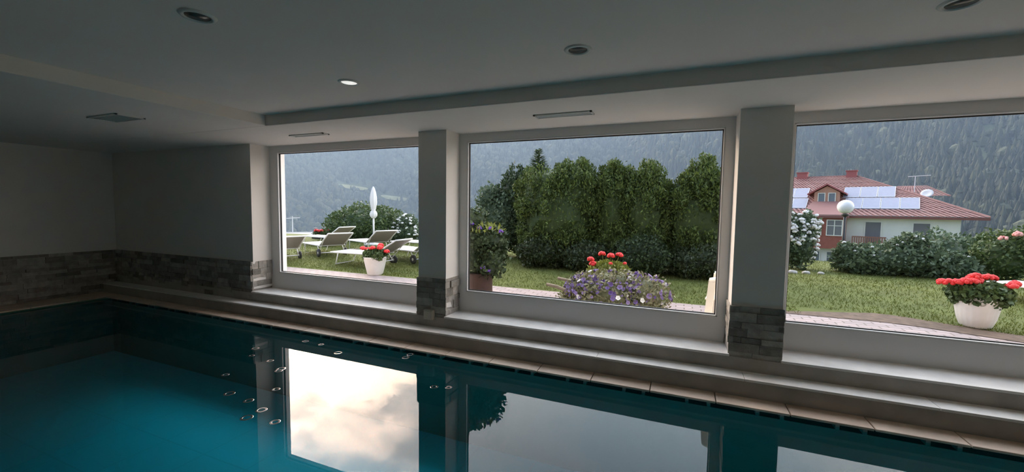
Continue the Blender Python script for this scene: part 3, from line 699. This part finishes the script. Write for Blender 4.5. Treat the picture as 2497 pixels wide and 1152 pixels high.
def chair():
    r = empty('garden_chair', (.545, 4.76, .15), math.radians(81)); tag(r, 'cream plastic garden chair beyond the right edge of the middle window', 'chair')
    # local: +y is the front
    MB().hexa([(-.22, -.2, .40), (.22, -.2, .40), (.24, .22, .43), (-.24, .22, .43)], [(-.22, -.2, .42), (.22, -.2, .42), (.24, .22, .45), (-.24, .22, .45)]).build('seat', M['chair'], r, bevel=.01)
    b = MB(); n = 9; pr = [(-.21+.42*i/(n-1), .80-.10*abs(2*i/(n-1)-1)**2.5) for i in range(n)]
    poly = [(-.21, -.20, .42)]+[(x, -.30, z) for x, z in pr]+[(.21, -.20, .42)]
    b.prism(poly, (0, 0, 0), (0, .018, 0)).build('backrest', M['chair'], r)
    for s in (-1, 1):
        MB().hexa([(s*.25-.03, .17, 0), (s*.25+.03, .17, 0), (s*.25+.03, .24, 0), (s*.25-.03, .24, 0)], [(s*.245-.03, .13, .62), (s*.245+.03, .13, .62), (s*.245+.03, .19, .62), (s*.245-.03, .19, .62)]).build('leg', M['chair'], r)
        MB().hexa([(s*.24-.03, -.34, 0), (s*.24+.03, -.34, 0), (s*.24+.03, -.27, 0), (s*.24-.03, -.27, 0)], [(s*.22-.025, -.24, .44), (s*.22+.025, -.24, .44), (s*.22+.025, -.18, .44), (s*.22-.025, -.18, .44)]).build('leg', M['chair'], r)
        MB().tube([(s*.21, -.27, .70), (s*.25, -.16, .66), (s*.26, .05, .64), (s*.25, .18, .61)], [.022, .03, .03, .028], 10).build('armrest', M['chair'], r, True)
    r.scale = (1.08, 1.08, 1.12)
chair()
def globe_lamp():
    r = empty('globe_lamp', (3.45, 11.35, .3)); tag(r, 'garden lamp post with a white globe in front of the house', 'lamp post')
    MB().tube([(0, 0, -.02), (0, 0, 1.2)], .028, 12).build('post', M['post'], r, True)
    MB().lathe([(.03, 1.16), (.07, 1.2), (.07, 1.22), (.03, 1.23)], 20).build('collar', M['post'], r, True)
    MB().blob((0, 0, 1.385), .155, 28, 18).build('globe', M['globe'], r, True)
globe_lamp()

# ------------------------------------------------------------------ the house down the slope
def house():
    K = 1.7; az = math.radians(20.667); d = 63.0
    r = empty('house', (math.sin(az)*d, math.cos(az)*d, -1.07), -az)
    tag(r, 'large cream house with red tiled roof and solar panels', 'house')
    S = lambda p: tuple(K*a for a in p)
    def B(mb, x0, x1, y0, y1, z0, z1, t=None): mb.box(K*x0, K*x1, K*y0, K*y1, K*z0, K*z1, t); return mb
    def H(mb, lo, hi, t=None): mb.hexa([S(p) for p in lo], [S(p) for p in hi], t); return mb
    w = MB(); B(w, -12, 3.12, 0, 8.2, -4.2, 1.35); w.build('wall', M['wallw'], r)
    # hip roof with tile rows
    e0, er, ez, rv, rz, rx = -.6, 4.2, 1.40, 4.0, 4.45, -2.2
    rf = MB()
    A = lambda u, v, z: np.array((u, v, z))
    def slope(p00, p10, p01, p11, n, m):
        p00, p10, p01, p11 = [np.array(p, float) for p in (p00, p10, p01, p11)]
        nm = np.cross(p10-p00, p01-p00)
        if np.linalg.norm(nm) < 1e-9: nm = np.cross(p10-p00, p11-p00)
        nm /= np.linalg.norm(nm); g = np.random.default_rng(1)
        for i in range(n):
            for sgn in (0, 1):
                a0, a1 = (i+.5*sgn)/n, (i+.5+.5*sgn)/n; o = nm*(.035 if sgn else 0.)
                for j in range(m):
                    b0, b1 = j/m, (j+1)/m; q = lambda a, b: (p00*(1-a)+p10*a)*(1-b)+(p01*(1-a)+p11*a)*b
                    o2 = o+nm*.02
                    rf.quads(K*np.array([[q(a0, b0)+o2, q(a1, b0)+o2, q(a1, b1)+o, q(a0, b1)+o]]), [g.uniform(0, 1)*.6+.4*sgn])
    slope((-13, e0, ez), (er, e0, ez), (-13, rv, rz), (rx, rv, rz), 60, 10)
    slope((er, e0, ez), (er, 8.6, ez), (rx, rv, rz), (rx, rv+.01, rz), 30, 10)
    slope((er, 8.6, ez), (-13, 8.6, ez), (rx, rv, rz), (-13, rv, rz), 20, 2)
    # wing behind
    slope((-.8, 5.6, 2.9), (3.0, 5.6, 2.9), (.15, 6.6, 3.72), (1.75, 6.6, 3.72), 16, 3)
    slope((3.0, 5.6, 2.9), (3.0, 7.6, 2.9), (1.75, 6.6, 3.72), (1.75, 6.61, 3.72), 6, 3)
    rf.build('roof', M['tile'], r)
    fa = MB(); B(fa, -13, er, e0-.02, e0+.05, ez-.16, ez+.0); B(fa, er-.05, er+.02, e0, 8.6, ez-.16, ez); B(fa, -13, er, e0, 0, ez-.08, ez-.05); B(fa, 3.12, er, 0, 8.6, ez-.08, ez-.05)
    fa.build('eaves', M['fascia'], r)
    rc = MB(); rc.tube([S((-13, rv, rz+.03)), S((rx, rv, rz+.03)), S((er, e0, ez+.05))], K*.05, 6).build('ridge_tiles', M['tile'], r)
    for u0, u1 in ((-5.93, -5.25), (-2.77, -2.15)):
        c = MB(); B(c, u0, u1, rv-.25, rv+.35, 4.1, 4.80); c.build('chimney', M['brick'], r); c2 = MB(); B(c2, u0-.05, u1+.05, rv-.3, rv+.4, 4.80, 4.88); c2.build('chimney_cap', M['brick'], r)
    # solar panels lie on the front slope: w = ez + k (v-e0)
    k = (rz-ez)/(rv-e0)
    def panel(u0, u1, v0, v1):
        P = lambda u, v, o: S((u, v, ez+k*(v-e0)+o+.05))
        p = MB().hexa([P(u0, v0, .0), P(u1, v0, .0), P(u1, v1, .0), P(u0, v1, .0)], [P(u0, v0, .05), P(u1, v0, .05), P(u1, v1, .05), P(u0, v1, .05)]).build('solar_panel', M['panel'], r)
        f = MB(); s = .025
        for a, b, c, d_ in ((u0, u1, v0, v0+s), (u0, u1, v1-s, v1), (u0, u0+s, v0, v1), (u1-s, u1, v0, v1)):
            f.hexa([P(a, c, .02), P(b, c, .02), P(b, d_, .02), P(a, d_, .02)], [P(a, c, .06), P(b, c, .06), P(b, d_, .06), P(a, d_, .06)])
        f.build('panel_frame', M['alu'], p)
    for i in range(3): panel(-2.70+i*.935, -2.70+(i+1)*.935-.02, 1.27, 2.42)
    for i in range(4): panel(-2.52+i*.955, -2.52+(i+1)*.955-.02, .04, 1.16)
    for i in range(3): panel(-7.6+i*.93, -7.6+(i+1)*.93-.02, 1.27, 2.42); panel(-7.5+i*.93, -7.5+(i+1)*.93-.02, .04, 1.16)
    # dormer
    dv = .75
    dm = MB().prism([S((-4.35, dv, 2.1)), S((-2.85, dv, 2.1)), S((-2.85, dv, 3.08)), S((-3.6, dv, 3.55)), S((-4.35, dv, 3.08))], (0, 0, 0), (0, K*1.6, 0)).build('dormer', M['dormer'], r)
    q = MB()
    H(q, [(-4.75, dv-.25, 2.90), (-3.6, dv-.25, 3.62), (-3.6, dv+2.2, 3.62), (-4.75, dv+2.2, 2.90)], [(-4.75, dv-.25, 3.0), (-3.6, dv-.25, 3.74), (-3.6, dv+2.2, 3.74), (-4.75, dv+2.2, 3.0)])
    H(q, [(-3.6, dv-.25, 3.62), (-2.45, dv-.25, 2.90), (-2.45, dv+2.2, 2.90), (-3.6, dv+2.2, 3.62)], [(-3.6, dv-.25, 3.74), (-2.45, dv-.25, 3.0), (-2.45, dv+2.2, 3.0), (-3.6, dv+2.2, 3.74)])
    q.build('dormer_roof', M['brick'], r)
    def window(u0, u1, z0, z1, v, fm='alu', pm='pane', parent=r, cross=False, name='window'):
        f = MB(); s = .05
        B(f, u0-s, u1+s, v-.05, v+.02, z0-s, z0).box; B(f, u0-s, u1+s, v-.05, v+.02, z1, z1+s); B(f, u0-s, u0, v-.05, v+.02, z0, z1); B(f, u1, u1+s, v-.05, v+.02, z0, z1)
        if cross: B(f, (u0+u1)/2-.025, (u0+u1)/2+.025, v-.04, v+.02, z0, z1); B(f, u0, u1, v-.04, v+.02, z0+(z1-z0)*.62, z0+(z1-z0)*.62+.04)
        o = f.build(name, M[fm], parent); p = MB(); B(p, u0, u1, v-.015, v+.03, z0, z1); p.build('pane', M[pm], o)
    window(-4.08, -3.73, 2.42, 3.0, dv, 'wallw', 'pane'); window(-3.47, -3.12, 2.42, 3.0, dv, 'wallw', 'pane')
    # bay under the dormer with its own skirt roof
    b = MB(); B(b, -4.72, -2.32, -.75, 0, -.95, 1.25); b.build('bay', M['redwood'], r)
    s = MB(); H(s, [(-4.95, -1.0, 1.36), (-2.15, -1.0, 1.36), (-2.75, .7, 2.3), (-4.4, .7, 2.3)], [(-4.95, -1.0, 1.46), (-2.15, -1.0, 1.46), (-2.75, .7, 2.42), (-4.4, .7, 2.42)]); s.build('bay_roof', M['tile'], r)
    s = MB(); B(s, -4.95, -2.15, -1.02, -.7, 1.22, 1.36); s.build('bay_eaves', M['fascia'], r)
    window(-4.42, -3.68, .02, 1.05, -.76, 'wallw', 'shutter', cross=True); window(-3.32, -2.52, .02, 1.05, -.76, 'wallw', 'shutter', cross=True)
    # ground floor windows, balcony doors
    window(-4.40, -3.75, -2.15, -1.25, -.01, 'wallw', 'pane'); window(-3.30, -2.72, -2.05, -1.25, -.01, 'wallw', 'pane')
    window(-1.30, -.52, -.72, .98, -.01, 'wallw', 'shutter', name='balcony_door'); window(1.05, 1.80, -.72, .96, -.01, 'wallw', 'shutter', name='balcony_door')
    for u0, u1 in ((-1.95, -.2), (.75, 2.5)):
        f = MB(); B(f, u0, u1, -.75, 0, -.86, -.74); o = f.build('balcony', M['wallw'], r)
        q = MB(); B(q, u0, u1, -.76, -.70, -.06, .02); B(q, u0, u1, -.76, -.72, -.72, -.66); n = int((u1-u0)/.11)
        for i in range(n): B(q, u0+i*(u1-u0)/n, u0+(i+.62)*(u1-u0)/n, -.75, -.72, -.7, -.04)
        q.build('railing', M['balc'], o)
    # dish and aerial
    dsh = MB().lathe([(.001, 0), (.20*K, -.02*K), (.34*K, -.07*K), (.34*K, -.08*K), (.20*K, -.03*K), (.001, -.012*K)], 26, axis='y').build('satellite_dish', M['white'], r, True, loc=S((1.75, 4.8, 3.05)))
    dsh.rotation_euler = (-.6, .2, -.3)
    a = MB().tube([S((1.1, 5.5, 3.2)), S((1.1, 5.5, 4.4))], K*.03, 6).tube([S((.7, 5.5, 4.36)), S((1.9, 5.5, 4.42))], K*.025, 5)
    for i in range(6): a.tube([S((.75+i*.2, 5.3, 4.36+i*.01)), S((.75+i*.2, 5.7, 4.36+i*.01))], K*.015, 4)
    a.build('aerial', M['alu'], r)
house()
def village_house():
    r = empty('village_house', (-46.5, 40, -7.0), math.radians(49)); tag(r, 'distant pale house roof behind the left sunbeds', 'house')
    MB().box(-3.6, 3.6, -3, 3, 0, 4.0).build('wall', M['wallw'], r)
    MB().prism([(-4.2, -3.6, 3.8), (4.2, -3.6, 3.8), (3.2, 0, 4.95), (-3.2, 0, 4.95)], (0, 0, 0), (0, .1, .15)).prism([(-4.2, 3.6, 3.8), (-3.2, 0, 4.95), (3.2, 0, 4.95), (4.2, 3.6, 3.8)], (0, 0, 0), (0, -.1, .15)).build('roof', M['slate'], r)
    MB().box(1.0, 1.5, .2, .7, 4.5, 5.6).build('chimney', M['shutter'], r)
    MB().tube([(-1.5, 0, 4.8), (-1.5, 0, 7.2)], .06, 6).tube([(-2.2, 0, 6.9), (-.6, 0, 7.0)], .05, 6).build('aerial', M['alu'], r)
village_house()
def red_box():
    r = empty('flower_box', (-12.6, 11.6, .3)); tag(r, 'red flowers in a planter behind the far sunbed', 'flower box')
    MB().box(-.42, .42, -.12, .12, 0, .14).build('box', M['terra'], r)
    E = [((0, 0, .2), (.45, .2, .12))]; mb = MB(); core(mb, E, .75, 2); leafcloud(mb, 700, E, .07, 22); mb.build('foliage', M['leaf'], r)
    for k, x in enumerate((-.05, .08, .2, .32, .42, -.2)): flowerhead(MB(), (x, -.1, .31), .085, 400+k, 12).build('flower_head', M['red'], r, True)
red_box()

# ------------------------------------------------------------------ mountain, forest, haze
AZK = [-85, -52, -20, 5, 30, 55]; D0K = [820, 720, 430, 320, 255, 220]
def mpos(az, t):
    """point on the mountain slope: az in degrees, t 0 foot .. 1 crest"""
    d0 = np.interp(az, AZK, D0K); a = np.radians(az)
    ridge = 14.6+.7*np.sin(az*.11+1)+.4*np.sin(az*.31)
    el = np.radians(-6.5+(ridge+6.5)*t**.95); d = d0*(1+1.05*t)*(1+.05*np.sin(az*.17+t*5)+.03*np.sin(az*.5+t*9))
    return np.stack([np.sin(a)*d, np.cos(a)*d, 1.5+d*np.tan(el)], -1), d
def mountain():
    na, nt_ = 141, 41; A, T = np.meshgrid(np.linspace(-85, 55, na), np.linspace(0, 1, nt_), indexing='ij')
    V, d = mpos(A, T); V = V.reshape(-1, 3)
    F = [(i*nt_+j, (i+1)*nt_+j, (i+1)*nt_+j+1, i*nt_+j+1) for i in range(na-1) for j in range(nt_-1)]
    struct(MB().add(V, F).build('mountain', M['mount'], smooth=True), 'steep wooded mountainside across the valley', 'mountain')
    # pale meadow clearings
    clear = [(-43.6, .40, 1.7, .014), (-38.4, .335, 1.7, .016)]
    mb = MB()
    for (a, t, ra, rt) in clear:
        nn = 24; an = np.linspace(0, 2*PI, nn, endpoint=False); aa = a+ra*np.cos(an)*(1+.15*np.sin(3*an)); tt = t+rt*np.sin(an)*(1+.2*np.cos(2*an))+(aa-a)*-.006
        P, _ = mpos(np.append(aa, a), np.append(tt, t)); P[:, 2] += 3.0; P *= .995
        mb.add(P, [(i, (i+1) % nn, nn) for i in range(nn)])
    struct(mb.build('meadow', M['meadow']), 'pale meadow clearings on the mountain above the parasol', 'meadow')
    g = np.random.default_rng(21); mb = MB()
    # prototype crowns
    def cone(sides, tiers):
        V = []; F = []
        for k in range(tiers):
            z0 = .08+.75*k/tiers; z1 = z0+(1-z0)*(.62 if k < tiers-1 else 1); rr = .21*(1-.75*k/tiers); b = len(V)
            V += [(rr*math.cos(2*PI*i/sides+k), rr*math.sin(2*PI*i/sides+k), z0) for i in range(sides)]+[(0, 0, z1)]
            F += [(b+i, b+(i+1) % sides, b+sides) for i in range(sides)]
        return np.array(V), F
    cv, cf = cone(7, 3); bb = MB().blob((0, 0, .55), (.36, .36, .47), 7, 5, .16, 3); bv, bf = bb.v[0], bb.f
    n = 17000; az = -85+140*g.uniform(0, 1, n); az = np.where(g.uniform(0, 1, n) < .8, g.uniform(-56, 34, n), az); t = g.uniform(0, 1.0, n)
    P, d = mpos(az, t)
    for i in range(n):
        if any(abs(az[i]-a) < ra+.35 and abs(t[i]-(tm+(az[i]-a)*-.006)) < rt+.012 for a, tm, ra, rt in clear): continue
        con = g.uniform() < np.interp(az[i], [-50, -20, 5, 30], [.25, .45, .8, .92])
        h = (g.uniform(13, 23) if con else g.uniform(9, 15))*np.interp(az[i], [-50, 0, 30], [1.15, .85, .62]); a = g.uniform(0, 6.28)
        v, f = (cv, cf) if con else (bv, bf); c, s = math.cos(a), math.sin(a)
        w = h*np.array((g.uniform(.9, 1.2), g.uniform(.9, 1.2), 1)); q = v*w
        q = np.stack([q[:, 0]*c-q[:, 1]*s, q[:, 0]*s+q[:, 1]*c, q[:, 2]-1], 1)+P[i]
        mb.add(q, f, float(np.clip((.15 if con else .6)+g.normal(0, .22), 0, 1)))
    tag(mb.build('forest', M['forest']), 'dense mixed forest covering the mountainside', 'forest', None, 'stuff')
mountain()
def haze():
    m = bpy.data.materials.new('valley_haze'); m.use_nodes = True; nt = m.node_tree; nt.nodes.clear()
    o = nt.nodes.new('ShaderNodeOutputMaterial'); v = nt.nodes.new('ShaderNodeVolumeScatter')
    v.inputs['Color'].default_value = (.37, .54, .82, 1); v.inputs['Density'].default_value = HAZE; v.inputs['Anisotropy'].default_value = .35
    nt.links.new(v.outputs[0], o.inputs['Volume'])
    ob = MB().box(-2500, 1500, 85, 2600, -120, 650).build('haze', m)
    tag(ob, 'bluish haze hanging in the valley before the mountain', 'haze', None, 'stuff')
HAZE = .00095
haze()
